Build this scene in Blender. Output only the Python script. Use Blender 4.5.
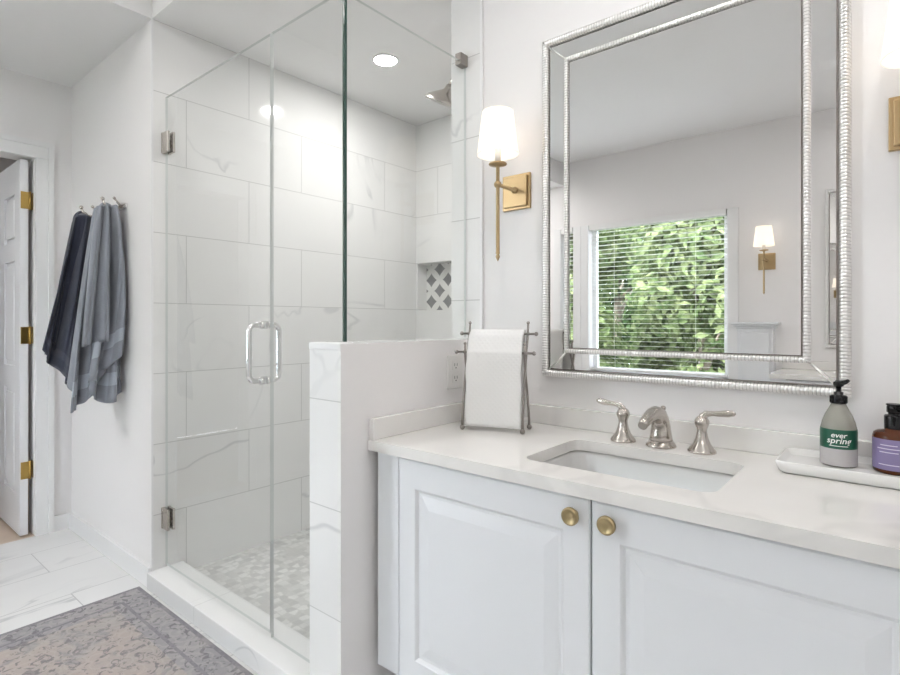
import bpy, bmesh, math, random
from mathutils import Vector, Matrix
random.seed(7)
for o in list(bpy.data.objects): bpy.data.objects.remove(o)
S = bpy.context.scene
COL = S.collection
PI = math.pi

# ------------------------------------------------------------------ camera, world, lights, exposure
cam_d = bpy.data.cameras.new('camera'); cam = bpy.data.objects.new('camera', cam_d); COL.objects.link(cam)
cam.location = (2.469, -1.622, 1.137); cam.rotation_euler = (PI/2, 0, 0.69285)
cam_d.sensor_width = 36; cam_d.lens = 541.61/900*36; cam_d.shift_y = -0.01697; cam_d.clip_start = 0.02
S.camera = cam
w = bpy.data.worlds.new('daylight'); S.world = w; w.use_nodes = True
w.node_tree.nodes['Background'].inputs[0].default_value = (0.85, 0.92, 1.03, 1)
w.node_tree.nodes['Background'].inputs[1].default_value = 24.0
sd = bpy.data.lights.new('sun', 'SUN'); sd.energy = 14.0; sd.angle = 0.02; sd.color = (1, .96, .88)
sun = bpy.data.objects.new('sun', sd); COL.objects.link(sun); sun.rotation_euler = (math.radians(-40), 0, math.radians(18))
S.view_settings.view_transform = 'Standard'; S.view_settings.look = 'None'
S.view_settings.exposure = -0.35; S.view_settings.gamma = 1; S.view_settings.use_curve_mapping = False
CAN_E = 150.0        # base emission of the shower downlight and the added ceiling lights
SCONCE_W = 3.0      # watts of a sconce bulb

# ------------------------------------------------------------------ materials
def new_mat(name):
    m = bpy.data.materials.new(name); m.use_nodes = True
    nt = m.node_tree
    return m, nt, nt.nodes['Principled BSDF']
def N(nt, typ, **kw):
    n = nt.nodes.new(typ)
    for k, v in kw.items(): setattr(n, k, v)
    return n
def mth(nt, op, a, b=None, c=None):
    n = nt.nodes.new('ShaderNodeMath'); n.operation = op
    for i, x in enumerate((a, b, c)):
        if x is None: continue
        if isinstance(x, (int, float)): n.inputs[i].default_value = x
        else: nt.links.new(x, n.inputs[i])
    return n.outputs[0]
def mixc(nt, fac, a, b):
    n = nt.nodes.new('ShaderNodeMix'); n.data_type = 'RGBA'
    if isinstance(fac, (int, float)): n.inputs[0].default_value = fac
    else: nt.links.new(fac, n.inputs[0])
    for i, x in ((6, a), (7, b)):
        if isinstance(x, tuple): n.inputs[i].default_value = (*x[:3], 1)
        else: nt.links.new(x, n.inputs[i])
    return n.outputs[2]
def ramp(nt, x, p0, p1):
    n = nt.nodes.new('ShaderNodeMapRange'); n.clamp = True; n.interpolation_type = 'SMOOTHSTEP'
    nt.links.new(x, n.inputs[0]); n.inputs[1].default_value = p0; n.inputs[2].default_value = p1
    return n.outputs[0]
def noise(nt, vec, scale, detail=3, rough=.55, dist=0):
    n = nt.nodes.new('ShaderNodeTexNoise'); n.inputs['Scale'].default_value = scale
    n.inputs['Detail'].default_value = detail; n.inputs['Roughness'].default_value = rough; n.inputs['Distortion'].default_value = dist
    if vec is not None: nt.links.new(vec, n.inputs['Vector'])
    return n.outputs[0]
def bump(nt, b, h, strength, dist=.002):
    n = nt.nodes.new('ShaderNodeBump'); n.inputs['Strength'].default_value = strength; n.inputs['Distance'].default_value = dist
    nt.links.new(h, n.inputs['Height']); nt.links.new(n.outputs[0], b.inputs['Normal'])
def simple(name, col, rough=.5, metal=0, noise_amt=.03, nscale=30, bumpy=0, spec=.5):
    m, nt, b = new_mat(name)
    tc = N(nt, 'ShaderNodeTexCoord').outputs['Object']
    n = noise(nt, tc, nscale)
    c2 = tuple(max(0, x*(1-noise_amt)) for x in col)
    nt.links.new(mixc(nt, n, col, c2), b.inputs['Base Color'])
    b.inputs['Roughness'].default_value = rough; b.inputs['Metallic'].default_value = metal
    b.inputs['Specular IOR Level'].default_value = spec
    if bumpy: bump(nt, b, noise(nt, tc, nscale*6, 2), bumpy)
    return m

def veins(nt, vec, scale, width, dens):
    a = noise(nt, vec, scale, 3.5, .5, .9)
    v = mth(nt, 'ABSOLUTE', mth(nt, 'SUBTRACT', a, .5))
    line = mth(nt, 'SUBTRACT', 1.0, ramp(nt, v, 0.0, width))
    msk = ramp(nt, noise(nt, vec, scale*.8+.3, 2), .47-dens, .60-dens)
    return mth(nt, 'MULTIPLY', line, msk)
def tile_mat(name, ua, va, ou, ov, tw=.61, th=.305, base=(.85,.85,.84), vein=(.50,.51,.52), grout=(.55,.55,.54), gw=.0032, rough=.09, vs=.6, vw=.012, dens=.0, stretch=(1,1), vamt=.5):
    m, nt, b = new_mat(name)
    tc = N(nt, 'ShaderNodeTexCoord').outputs['Object']
    sp = N(nt, 'ShaderNodeSeparateXYZ'); nt.links.new(tc, sp.inputs[0])
    u = mth(nt, 'SUBTRACT', sp.outputs[ua], ou); v = mth(nt, 'SUBTRACT', sp.outputs[va], ov)
    vr = mth(nt, 'DIVIDE', v, th); row = mth(nt, 'FLOOR', vr)
    par = mth(nt, 'FLOORED_MODULO', row, 2.0)
    uu = mth(nt, 'DIVIDE', mth(nt, 'SUBTRACT', u, mth(nt, 'MULTIPLY', par, tw/2)), tw)
    colm = mth(nt, 'FLOOR', uu)
    fu = mth(nt, 'MULTIPLY', mth(nt, 'SUBTRACT', uu, colm), tw); fv = mth(nt, 'MULTIPLY', mth(nt, 'SUBTRACT', vr, row), th)
    du = mth(nt, 'MINIMUM', fu, mth(nt, 'SUBTRACT', tw, fu)); dv = mth(nt, 'MINIMUM', fv, mth(nt, 'SUBTRACT', th, fv))
    d = mth(nt, 'MINIMUM', du, dv)
    g = mth(nt, 'SUBTRACT', 1.0, ramp(nt, d, gw*.35, gw*.65))
    cb = N(nt, 'ShaderNodeCombineXYZ')
    nt.links.new(mth(nt, 'ADD', mth(nt, 'MULTIPLY', u, stretch[0]), mth(nt, 'MULTIPLY', colm, 3.37)), cb.inputs[0])
    nt.links.new(mth(nt, 'ADD', mth(nt, 'MULTIPLY', v, stretch[1]), mth(nt, 'MULTIPLY', row, 1.91)), cb.inputs[1])
    nt.links.new(mth(nt, 'ADD', mth(nt, 'MULTIPLY', row, 7.1), mth(nt, 'MULTIPLY', colm, 2.3)), cb.inputs[2])
    rot = N(nt, 'ShaderNodeMapping'); rot.inputs['Rotation'].default_value = (0, 0, .6); nt.links.new(cb.outputs[0], rot.inputs[0])
    vn = veins(nt, rot.outputs[0], vs*2, vw, dens)
    fine = noise(nt, rot.outputs[0], 2.5, 4)
    c = mixc(nt, mth(nt, 'MULTIPLY', ramp(nt, fine, .45, .8), .35), base, tuple(x*.90 for x in base))
    c = mixc(nt, mth(nt, 'MULTIPLY', vn, vamt), c, vein)
    c = mixc(nt, g, c, grout)
    nt.links.new(c, b.inputs['Base Color'])
    nt.links.new(mth(nt, 'ADD', rough, mth(nt, 'MULTIPLY', g, .5)), b.inputs['Roughness'])
    bump(nt, b, mth(nt, 'SUBTRACT', 1.0, g), .25, .001)
    return m

M = {}
M['paint'] = simple('wall_paint', (.86,.845,.84), .55, bumpy=.04, noise_amt=.015, nscale=40)
M['ceil'] = simple('ceiling_paint', (.85,.845,.84), .7, noise_amt=.015)
M['trim'] = simple('white_trim_paint', (.84,.84,.84), .3, noise_amt=.01)
M['cab'] = simple('cabinet_paint', (.80,.815,.835), .3, noise_amt=.012, nscale=12)
M['doorp'] = simple('door_paint', (.82,.825,.84), .35, noise_amt=.01)
M['tile_x'] = tile_mat('marble_tile_left', 1, 2, -.505, 0)
M['tile_y'] = tile_mat('marble_tile_back', 0, 2, .80, 0)
M['tile_front'] = tile_mat('marble_tile_front', 0, 2, .98, 0, dens=.02)
M['floor'] = tile_mat('marble_floor_tile', 1, 0, -.89, -.81, base=(.79,.79,.785), vein=(.47,.48,.50), grout=(.42,.42,.42), gw=.0042, rough=.16, vs=1.1, vw=.03, dens=.06, stretch=(.6,1.6), vamt=.6)
M['curb'] = tile_mat('curb_marble', 0, 2, .43, -.5, tw=1.2, th=.9, dens=.0, vs=1.5, rough=.15)

def quartz():
    m, nt, b = new_mat('white_quartz')
    tc = N(nt, 'ShaderNodeTexCoord').outputs['Object']
    v = veins(nt, tc, 1.6, .03, .04)
    n2 = noise(nt, tc, 5, 5)
    c = mixc(nt, mth(nt, 'MULTIPLY', ramp(nt, n2, .45, .75), .5), (.83,.815,.79), (.77,.755,.735))
    c = mixc(nt, mth(nt, 'MULTIPLY', v, .30), c, (.62,.61,.60))
    nt.links.new(c, b.inputs['Base Color']); b.inputs['Roughness'].default_value = .08
    return m
M['quartz'] = quartz()
def mosaic():
    m, nt, b = new_mat('marble_mosaic')
    tc = N(nt, 'ShaderNodeTexCoord').outputs['Object']
    vo = N(nt, 'ShaderNodeTexVoronoi'); vo.inputs['Scale'].default_value = 30; vo.inputs['Randomness'].default_value = .35; nt.links.new(tc, vo.inputs[0])
    ve = N(nt, 'ShaderNodeTexVoronoi', feature='DISTANCE_TO_EDGE'); ve.inputs['Scale'].default_value = 30; ve.inputs['Randomness'].default_value = .35; nt.links.new(tc, ve.inputs[0])
    sp = N(nt, 'ShaderNodeSeparateColor'); nt.links.new(vo.outputs['Color'], sp.inputs[0])
    c = mixc(nt, ramp(nt, sp.outputs[0], .2, 1), (.80,.80,.78), (.60,.60,.59))
    c = mixc(nt, mth(nt, 'MULTIPLY', ramp(nt, noise(nt, tc, 6, 4), .5, .7), .35), c, (.55,.55,.54))
    c = mixc(nt, mth(nt, 'SUBTRACT', 1.0, ramp(nt, ve.outputs[0], .02, .07)), c, (.66,.66,.64))
    nt.links.new(c, b.inputs['Base Color']); b.inputs['Roughness'].default_value = .25
    return m
M['mosaic'] = mosaic()
NU, NV = .129, 1.489
def niche_mat():
    # white field with grey four-pointed rounded stars in a diagonal lattice, plane x-z
    m, nt, b = new_mat('lantern_mosaic')
    tc = N(nt, 'ShaderNodeTexCoord').outputs['Object']
    sp = N(nt, 'ShaderNodeSeparateXYZ'); nt.links.new(tc, sp.inputs[0])
    u = mth(nt, 'DIVIDE', mth(nt, 'SUBTRACT', sp.outputs[0], NU), .147); v = mth(nt, 'DIVIDE', mth(nt, 'SUBTRACT', sp.outputs[2], NV), .143)
    def star(ox, oy):
        a = mth(nt, 'ABSOLUTE', mth(nt, 'SUBTRACT', mth(nt, 'FRACT', mth(nt, 'ADD', u, ox)), .5))
        c = mth(nt, 'ABSOLUTE', mth(nt, 'SUBTRACT', mth(nt, 'FRACT', mth(nt, 'ADD', v, oy)), .5))
        return mth(nt, 'ADD', mth(nt, 'POWER', a, .85), mth(nt, 'POWER', c, .85))
    d = mth(nt, 'MINIMUM', star(.5, .5), star(0, 0))
    f = mth(nt, 'SUBTRACT', 1.0, ramp(nt, d, .37, .41))
    n = noise(nt, tc, 25, 3)
    c = mixc(nt, f, (.82,.82,.80), mixc(nt, n, (.20,.205,.21), (.33,.33,.33)))
    nt.links.new(c, b.inputs['Base Color']); b.inputs['Roughness'].default_value = .2
    return m
M['niche'] = niche_mat()
def glass_mat(name, tint, ior=1.5):
    m = bpy.data.materials.new(name); m.use_nodes = True; nt = m.node_tree; nt.nodes.clear()
    out = N(nt, 'ShaderNodeOutputMaterial'); mx = N(nt, 'ShaderNodeMixShader'); fr = N(nt, 'ShaderNodeFresnel'); fr.inputs[0].default_value = ior
    t = N(nt, 'ShaderNodeBsdfTransparent'); t.inputs[0].default_value = (*tint, 1); g = N(nt, 'ShaderNodeBsdfGlossy'); g.inputs['Roughness'].default_value = 0.0
    geo = N(nt, 'ShaderNodeNewGeometry')
    fac = mth(nt, 'MULTIPLY', fr.outputs[0], mth(nt, 'SUBTRACT', 1.0, geo.outputs['Backfacing']))
    nt.links.new(fac, mx.inputs[0]); nt.links.new(t.outputs[0], mx.inputs[1]); nt.links.new(g.outputs[0], mx.inputs[2]); nt.links.new(mx.outputs[0], out.inputs[0])
    return m
M['glass'] = glass_mat('clear_shower_glass', (.992,.997,.995))
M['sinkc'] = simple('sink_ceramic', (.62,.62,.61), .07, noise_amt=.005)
M['pane'] = glass_mat('window_glass', (.97,.98,.98))
M['glass_edge'] = simple('glass_edge_green', (.035,.075,.062), .15)
M['edge_thin'] = simple('glass_edge_grey', (.66,.69,.675), .2)
M['mirror'] = simple('mirror_silver', (.90,.895,.885), 0.0, 1.0, noise_amt=0)
M['silver'] = simple('champagne_silver_leaf', (.86,.85,.835), .32, .92, noise_amt=.02, nscale=60)
M['groove'] = simple('darkened_silver_groove', (.56,.55,.54), .4, .85, noise_amt=.05)
M['nickel'] = simple('brushed_nickel', (.58,.54,.50), .24, 1.0, noise_amt=.1, nscale=20)
M['chrome'] = simple('polished_chrome', (.82,.82,.82), .08, 1.0, noise_amt=.03)
M['pewter'] = simple('pewter_metal', (.36,.33,.31), .35, 1.0, noise_amt=.2)
M['brass'] = simple('aged_brass', (.47,.345,.19), .32, 1.0, noise_amt=.15, nscale=25)
M['brassk'] = simple('antique_brass_knob', (.42,.33,.185), .34, 1.0, noise_amt=.25, nscale=60)
M['hinge'] = simple('polished_brass_hinge', (.42,.28,.085), .3, 1.0)
M['ceramic'] = simple('white_ceramic', (.86,.855,.84), .07, noise_amt=.005)
M['plastic'] = simple('white_plastic', (.82,.81,.79), .35, noise_amt=.005)
M['black'] = simple('black_plastic', (.008,.008,.009), .25, spec=.3)
M['dark'] = simple('dark_void', (.03,.03,.03), .9)
M['woodfloor'] = simple('light_wood_floor', (.62,.50,.40), .4, noise_amt=.25, nscale=8)
M['slat'] = simple('white_blind_slat', (.85,.85,.84), .4, noise_amt=.01)
def terry(name, col, dark=.75):
    m, nt, b = new_mat(name)
    tc = N(nt, 'ShaderNodeTexCoord').outputs['Object']
    n1 = noise(nt, tc, 14, 4); n2 = noise(nt, tc, 420, 2)
    c = mixc(nt, n1, col, tuple(x*dark for x in col))
    nt.links.new(c, b.inputs['Base Color']); b.inputs['Roughness'].default_value = .95; b.inputs['Specular IOR Level'].default_value = .1
    b.inputs['Sheen Weight'].default_value = .25
    bump(nt, b, n2, .7, .003)
    return m
M['navy'] = terry('navy_terry', (.05,.055,.08)); M['navyband'] = terry('navy_band', (.075,.08,.11))
M['greyt'] = terry('grey_terry', (.315,.335,.38)); M['greyband'] = terry('grey_woven_band', (.43,.465,.53), .9)
def white_waffle():
    m, nt, b = new_mat('white_quilted_cotton')
    tc = N(nt, 'ShaderNodeTexCoord').outputs['Object']
    sp = N(nt, 'ShaderNodeSeparateXYZ'); nt.links.new(tc, sp.inputs[0])
    p = mth(nt, 'ADD', sp.outputs[0], sp.outputs[2]); q = mth(nt, 'SUBTRACT', sp.outputs[0], sp.outputs[2])
    h = mth(nt, 'MAXIMUM', mth(nt, 'ABSOLUTE', mth(nt, 'SINE', mth(nt, 'MULTIPLY', p, 190.0))), mth(nt, 'ABSOLUTE', mth(nt, 'SINE', mth(nt, 'MULTIPLY', q, 190.0))))
    b.inputs['Base Color'].default_value = (.85,.845,.835,1); b.inputs['Roughness'].default_value = .9
    bump(nt, b, h, .3, .002)
    return m
M['waffle'] = white_waffle()
def rug_mat(kind):
    m, nt, b = new_mat('rug_' + kind)
    tc = N(nt, 'ShaderNodeTexCoord').outputs['Object']
    big = noise(nt, tc, 4, 4, .6); mid = noise(nt, tc, 30, 3, .6, 1.2); fine = noise(nt, tc, 300, 2)
    vo = N(nt, 'ShaderNodeTexVoronoi'); vo.inputs['Scale'].default_value = 17; vo.inputs['Randomness'].default_value = .55; nt.links.new(tc, vo.inputs[0])
    vr = vo.outputs['Distance']
    ring = mth(nt, 'SINE', mth(nt, 'MULTIPLY', vr, 15.0))
    if kind == 'field':
        c = mixc(nt, ramp(nt, big, .35, .65), (.43,.365,.335), (.36,.33,.32))
        motif = mth(nt, 'MULTIPLY', ramp(nt, mid, .53, .60), .9)
        c = mixc(nt, mth(nt, 'MULTIPLY', ramp(nt, noise(nt, tc, 9, 3, .6, 1.0), .53, .62), .7), c, (.25,.255,.265))
        c = mixc(nt, motif, c, (.16,.155,.165))
        c = mixc(nt, mth(nt, 'MULTIPLY', ramp(nt, ring, .55, .9), .14), c, (.60,.55,.52))
    elif kind == 'border':
        c = mixc(nt, ramp(nt, big, .35, .65), (.27,.265,.285), (.33,.315,.325))
        c = mixc(nt, mth(nt, 'MULTIPLY', ramp(nt, ring, .2, .8), .3), c, (.45,.42,.41))
        c = mixc(nt, mth(nt, 'MULTIPLY', ramp(nt, mid, .53, .60), .9), c, (.13,.13,.15))
    else:
        c = mixc(nt, ramp(nt, mid, .4, .6), (.17,.17,.195), (.22,.215,.24))
    c = mixc(nt, mth(nt, 'MULTIPLY', ramp(nt, noise(nt, tc, 9, 3), .5, .75), .35), c, (.50,.46,.44))
    c = mixc(nt, mth(nt, 'MULTIPLY', fine, .35), c, (.52,.48,.46))
    nt.links.new(c, b.inputs['Base Color']); b.inputs['Roughness'].default_value = .95; b.inputs['Specular IOR Level'].default_value = .1
    bump(nt, b, fine, .5, .002)
    return m
for k in ('field', 'border', 'line'): M['rug_'+k] = rug_mat(k)
def shade_mat():
    m = bpy.data.materials.new('linen_lamp_shade'); m.use_nodes = True; nt = m.node_tree; nt.nodes.clear()
    out = N(nt, 'ShaderNodeOutputMaterial'); mx = N(nt, 'ShaderNodeMixShader'); mx.inputs[0].default_value = .55
    d = N(nt, 'ShaderNodeBsdfDiffuse'); d.inputs[0].default_value = (.9,.87,.82,1)
    t = N(nt, 'ShaderNodeBsdfTranslucent')
    tc = N(nt, 'ShaderNodeTexCoord').outputs['Object']
    n = noise(nt, tc, 200, 2)
    nt.links.new(mixc(nt, n, (.95,.92,.87), (.88,.84,.78)), t.inputs[0])
    ad = N(nt, 'ShaderNodeAddShader'); em = N(nt, 'ShaderNodeEmission'); em.inputs[0].default_value = (1, .93, .85, 1); em.inputs[1].default_value = 0.40
    nt.links.new(d.outputs[0], mx.inputs[1]); nt.links.new(t.outputs[0], mx.inputs[2])
    nt.links.new(mx.outputs[0], ad.inputs[0]); nt.links.new(em.outputs[0], ad.inputs[1]); nt.links.new(ad.outputs[0], out.inputs[0])
    return m
M['shade'] = shade_mat()
def emit_mat(name, col, s):
    m, nt, b = new_mat(name)
    b.inputs['Base Color'].default_value = (*col, 1); b.inputs['Emission Color'].default_value = (*col, 1); b.inputs['Emission Strength'].default_value = s
    return m
M['fill_can2'] = emit_mat('shower_downlight_lens', (1, .98, .96), CAN_E*2.3)
M['fill_can_alcove'] = emit_mat('alcove_fill_lens', (1, .97, .955), CAN_E*3.4)
M['fill_can'] = emit_mat('fill_light_lens', (1, .975, .955), CAN_E)
def clear_bottle(name, col, tr):
    m, nt, b = new_mat(name)
    b.inputs['Base Color'].default_value = (*col, 1); b.inputs['Roughness'].default_value = .08
    b.inputs['Transmission Weight'].default_value = tr; b.inputs['IOR'].default_value = 1.35
    return m
M['bottle'] = clear_bottle('frosted_clear_bottle', (.47,.46,.41), .35)
M['bottle_low'] = simple('pale_printed_film', (.52,.50,.50), .25, noise_amt=.1, nscale=90)
M['green'] = simple('green_label', (.006,.085,.048), .35, noise_amt=.05)
M['ink_white'] = simple('white_ink', (.85,.87,.84), .5, noise_amt=0)
M['amber'] = clear_bottle('amber_bottle', (.10,.03,.012), .2)
M['purple'] = simple('lavender_label', (.25,.205,.37), .25, noise_amt=.15, nscale=12)
M['ink_pale'] = simple('pale_lilac_ink', (.62,.58,.74), .5, noise_amt=0)
def leaf_mat(name, a, c):
    m = bpy.data.materials.new(name); m.use_nodes = True; nt = m.node_tree; nt.nodes.clear()
    out = N(nt, 'ShaderNodeOutputMaterial'); mx = N(nt, 'ShaderNodeMixShader'); mx.inputs[0].default_value = .4
    d = N(nt, 'ShaderNodeBsdfDiffuse'); t = N(nt, 'ShaderNodeBsdfTranslucent')
    tc = N(nt, 'ShaderNodeTexCoord').outputs['Object']; n = ramp(nt, noise(nt, tc, 6, 4), .3, .7)
    cc = mixc(nt, n, a, c); nt.links.new(cc, d.inputs[0]); nt.links.new(cc, t.inputs[0])
    nt.links.new(d.outputs[0], mx.inputs[1]); nt.links.new(t.outputs[0], mx.inputs[2]); nt.links.new(mx.outputs[0], out.inputs[0])
    return m
M['leafA'] = leaf_mat('leaf_bright', (.205,.235,.115), (.06,.095,.035)); M['leafB'] = leaf_mat('leaf_deep', (.075,.105,.045), (.025,.048,.018))
M['bark'] = simple('bark', (.20,.16,.12), .9, noise_amt=.4, nscale=15)
M['grass'] = simple('lawn', (.06,.09,.03), .95, noise_amt=.4, nscale=10)

# ------------------------------------------------------------------ mesh helpers
class MB:
    def __init__(s): s.bm = bmesh.new()
    def box(s, x0, x1, y0, y1, z0, z1, mi=0, bev=0):
        vs = [s.bm.verts.new((x, y, z)) for x in (x0, x1) for y in (y0, y1) for z in (z0, z1)]
        F = [(0,1,3,2),(4,6,7,5),(0,4,5,1),(2,3,7,6),(0,2,6,4),(1,5,7,3)]
        fs = [s.bm.faces.new([vs[i] for i in f]) for f in F]
        for f in fs: f.material_index = mi
        if bev:
            es = list({e for f in fs for e in f.edges})
            r = bmesh.ops.bevel(s.bm, geom=es, offset=bev, segments=2, affect='EDGES', profile=.5)
            for f in r['faces']: f.material_index = mi
        return fs
    def lathe(s, prof, c=(0,0,0), n=24, mi=0, axis='Z', cap=True):
        rings = []
        for r, h in prof:
            ring = []
            for k in range(n):
                a = 2*PI*k/n
                p = {'Z': (r*math.cos(a), r*math.sin(a), h), 'Y': (r*math.cos(a), h, -r*math.sin(a)), 'X': (h, r*math.cos(a), r*math.sin(a))}[axis]
                ring.append(s.bm.verts.new((c[0]+p[0], c[1]+p[1], c[2]+p[2])))
            rings.append(ring)
        for a, b in zip(rings, rings[1:]):
            for k in range(n):
                f = s.bm.faces.new((a[k], a[(k+1)%n], b[(k+1)%n], b[k])); f.material_index = mi; f.smooth = True
        if cap:
            for ring, rv in ((rings[0], True), (rings[-1], False)):
                f = s.bm.faces.new(ring[::-1] if rv else ring); f.material_index = mi
        return rings
    def tube(s, pts, rad, n=12, mi=0, flat=1.0, up=Vector((0,0,1))):
        pts = [Vector(p) for p in pts]
        if not isinstance(rad, (list, tuple)): rad = [rad]*len(pts)
        rings = []; prev = None
        for i, p in enumerate(pts):
            d = (pts[min(i+1, len(pts)-1)] - pts[max(i-1, 0)]).normalized()
            if prev is None:
                u = up if abs(d.dot(up)) < .95 else Vector((1,0,0))
                prev = d.cross(u).normalized()
            a = (prev - d*prev.dot(d)).normalized(); prev = a; b = d.cross(a)
            rings.append([s.bm.verts.new(p + a*rad[i]*math.cos(2*PI*k/n) + b*rad[i]*flat*math.sin(2*PI*k/n)) for k in range(n)])
        for a, b in zip(rings, rings[1:]):
            for k in range(n):
                f = s.bm.faces.new((a[k], a[(k+1)%n], b[(k+1)%n], b[k])); f.smooth = True; f.material_index = mi
        f = s.bm.faces.new(rings[0][::-1]); f.material_index = mi; f = s.bm.faces.new(rings[-1]); f.material_index = mi
    def ball(s, c, r, mi=0, n=12):
        prof = [(max(1e-4, r*math.sin(PI*k/8)), -r*math.cos(PI*k/8)) for k in range(9)]
        s.lathe(prof, c, n, mi)
    def grid(s, fn, nu, nv, mi=0, closed=False, mfn=None):
        V = [[s.bm.verts.new(fn(i/nu, j/nv)) for i in range(nu + (0 if closed else 1))] for j in range(nv+1)]
        m = nu
        for j in range(nv):
            for i in range(m):
                i2 = (i+1) % len(V[0])
                f = s.bm.faces.new((V[j][i], V[j][i2], V[j+1][i2], V[j+1][i])); f.smooth = True
                f.material_index = mfn((i+.5)/nu, (j+.5)/nv) if mfn else mi
        return V
    def prism(s, poly, axis, a, b, mi=0, emi=None, thin=None):
        # poly: 2-D points; axis: extrusion axis; emi: material of the extruded edge faces
        def p3(p, t): return {'X': (t, p[0], p[1]), 'Y': (p[0], t, p[1]), 'Z': (p[0], p[1], t)}[axis]
        A = [s.bm.verts.new(p3(p, a)) for p in poly]; B = [s.bm.verts.new(p3(p, b)) for p in poly]
        f = s.bm.faces.new(A); f.material_index = mi; f = s.bm.faces.new(B[::-1]); f.material_index = mi
        n = len(poly)
        for i in range(n):
            f = s.bm.faces.new((A[i], B[i], B[(i+1)%n], A[(i+1)%n])); f.material_index = mi if emi is None else emi
    def build(s, name, mats, parent=None, loc=None, fix=True, autosmooth=False):
        if fix: bmesh.ops.recalc_face_normals(s.bm, faces=s.bm.faces[:])
        me = bpy.data.meshes.new(name); s.bm.to_mesh(me); s.bm.free()
        if not isinstance(mats, (list, tuple)): mats = [mats]
        for m in mats: me.materials.append(M[m] if isinstance(m, str) else m)
        o = bpy.data.objects.new(name, me); COL.objects.link(o)
        if parent: o.parent = parent
        if loc: o.location = loc
        return o
def thing(name, label, cat, loc=(0,0,0), rz=0, group=None):
    o = bpy.data.objects.new(name, None); COL.objects.link(o); o.location = loc; o.rotation_euler = (0,0,rz); o.empty_display_size = .05
    o['label'] = label; o['category'] = cat
    if group: o['group'] = group
    return o
def tag(o, label, cat, group=None):
    o['label'] = label; o['category'] = cat
    if group: o['group'] = group
    return o
def struct(name, mb, mats, label=None):
    o = mb.build(name, mats); o['kind'] = 'structure'
    if label: o['label'] = label
    return o
def copy_tree(o, parent=None):
    c = o.copy(); COL.objects.link(c)
    if parent: c.parent = parent
    for ch in list(o.children): copy_tree(ch, c)
    return c
def wbox(name, mats, *b, label=None):
    m = MB(); m.box(*b); return struct(name, m, mats, label)
def rrect(x0, x1, y0, y1, r, n=6):
    pts = []
    for cx, cy, a0 in ((x1-r, y1-r, 0), (x0+r, y1-r, PI/2), (x0+r, y0+r, PI), (x1-r, y0+r, 3*PI/2)):
        for k in range(n+1):
            a = a0 + PI/2*k/n; pts.append((cx+r*math.cos(a), cy+r*math.sin(a)))
    return pts

# ================================================================== STRUCTURE
XD = -1.07; YW = -3.1; XR = 3.4; ZC = 2.65; PX0, PX1 = 1.134, 1.277; ZP = 1.0756
wbox('floor', 'floor', XD, XR, YW, 0, -.06, 0, label='white marble look floor tiles with thin grey joints')
m = MB(); m.box(0, PX0, -.52, 1.0, -.05, .018); struct('floor_shower', m, 'mosaic', 'light grey marble mosaic shower floor')
# shower curb
m = MB(); m.box(0, PX0, -.672, -.52, 0, .07, bev=.003); struct('trim_curb', m, 'curb', 'white marble curb under the shower door')
# towel wall and left shower wall: one solid block with a painted front face and a tiled side face
m = MB()
fs = m.box(-1.3, 0, -.65, 1.12, 0, 2.75)
fs[1].material_index = 1
struct('wall_left', m, ['paint', 'tile_x'], 'painted wall behind the towels turning into the marble tiled shower wall')
m = MB(); m.box(-.006, .003, -.6535, -.6455, .07, 2.44); struct('trim_1', m, 'trim')
# shower back wall with niche
NX0, NX1, NZ0, NZ1 = .012, .36, 1.215, 1.523
m = MB(); m.box(0, NX0, 1.0, 1.12, 0, 2.75); m.box(NX1, 1.3, 1.0, 1.12, 0, 2.75); m.box(NX0, NX1, 1.0, 1.12, 0, NZ0); m.box(NX0, NX1, 1.0, 1.12, NZ1, 2.75)
m.box(NX0, NX1, 1.09, 1.12, NZ0, NZ1, 1)
struct('wall_shower_back', m, ['tile_y', 'niche'], 'marble tiled shower wall with a recessed niche of grey lantern mosaic')
m = MB(); m.box(PX0, PX1, .12, 1.0, 0, 2.75); struct('wall_shower_right', m, 'tile_x')
# vanity wall
m = MB(); m.box(PX0, XR, 0, .12, 0, 2.75)
struct('wall_back', m, 'paint', 'off white wall behind the vanity and mirror')
m = MB(); m.box(PX0, PX1-.004, -.006, 0, ZP, 2.44); struct('wall_back_tile', m, 'tile_front', 'narrow strip of marble tile beside the glass')
m = MB(); m.box(PX1-.004, PX1+.008, -.010, 0, ZP, 2.65, bev=.002); struct('trim_2', m, 'trim')
# pony wall
m = MB(); fs = m.box(PX0, PX1, -.66, 0, 0, ZP)
fs[0].material_index = 1; fs[2].material_index = 2; fs[5].material_index = 2
struct('wall_pony', m, ['paint', 'tile_x', 'tile_front'], 'half height wall, tiled on its end and painted towards the vanity')
m = MB(); m.box(PX0-.002, PX1-.001, -.663, -.61, ZP-.018, ZP+.003, bev=.004); struct('trim_3', m, 'trim')
# ceilings
wbox('ceiling_shower', 'ceil', 0, PX1, -.65, 1.12, 2.44, 2.75)
wbox('ceiling_alcove', 'ceil', XD-.12, 0, YW-.1, -.65, 2.44, 2.75)
m = MB(); m.box(0, XR+.1, YW-.1, -.65, ZC, 2.8); m.box(PX1, XR+.1, -.65, .1, ZC, 2.8); struct('ceiling', m, 'ceil')
wbox('sun_block_roof', 'ceil', -3.0, XR+.3, YW-.3, 1.3, 2.8, 2.9)  # unseen roof slab added to stop the sun leaking into the rooms
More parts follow.
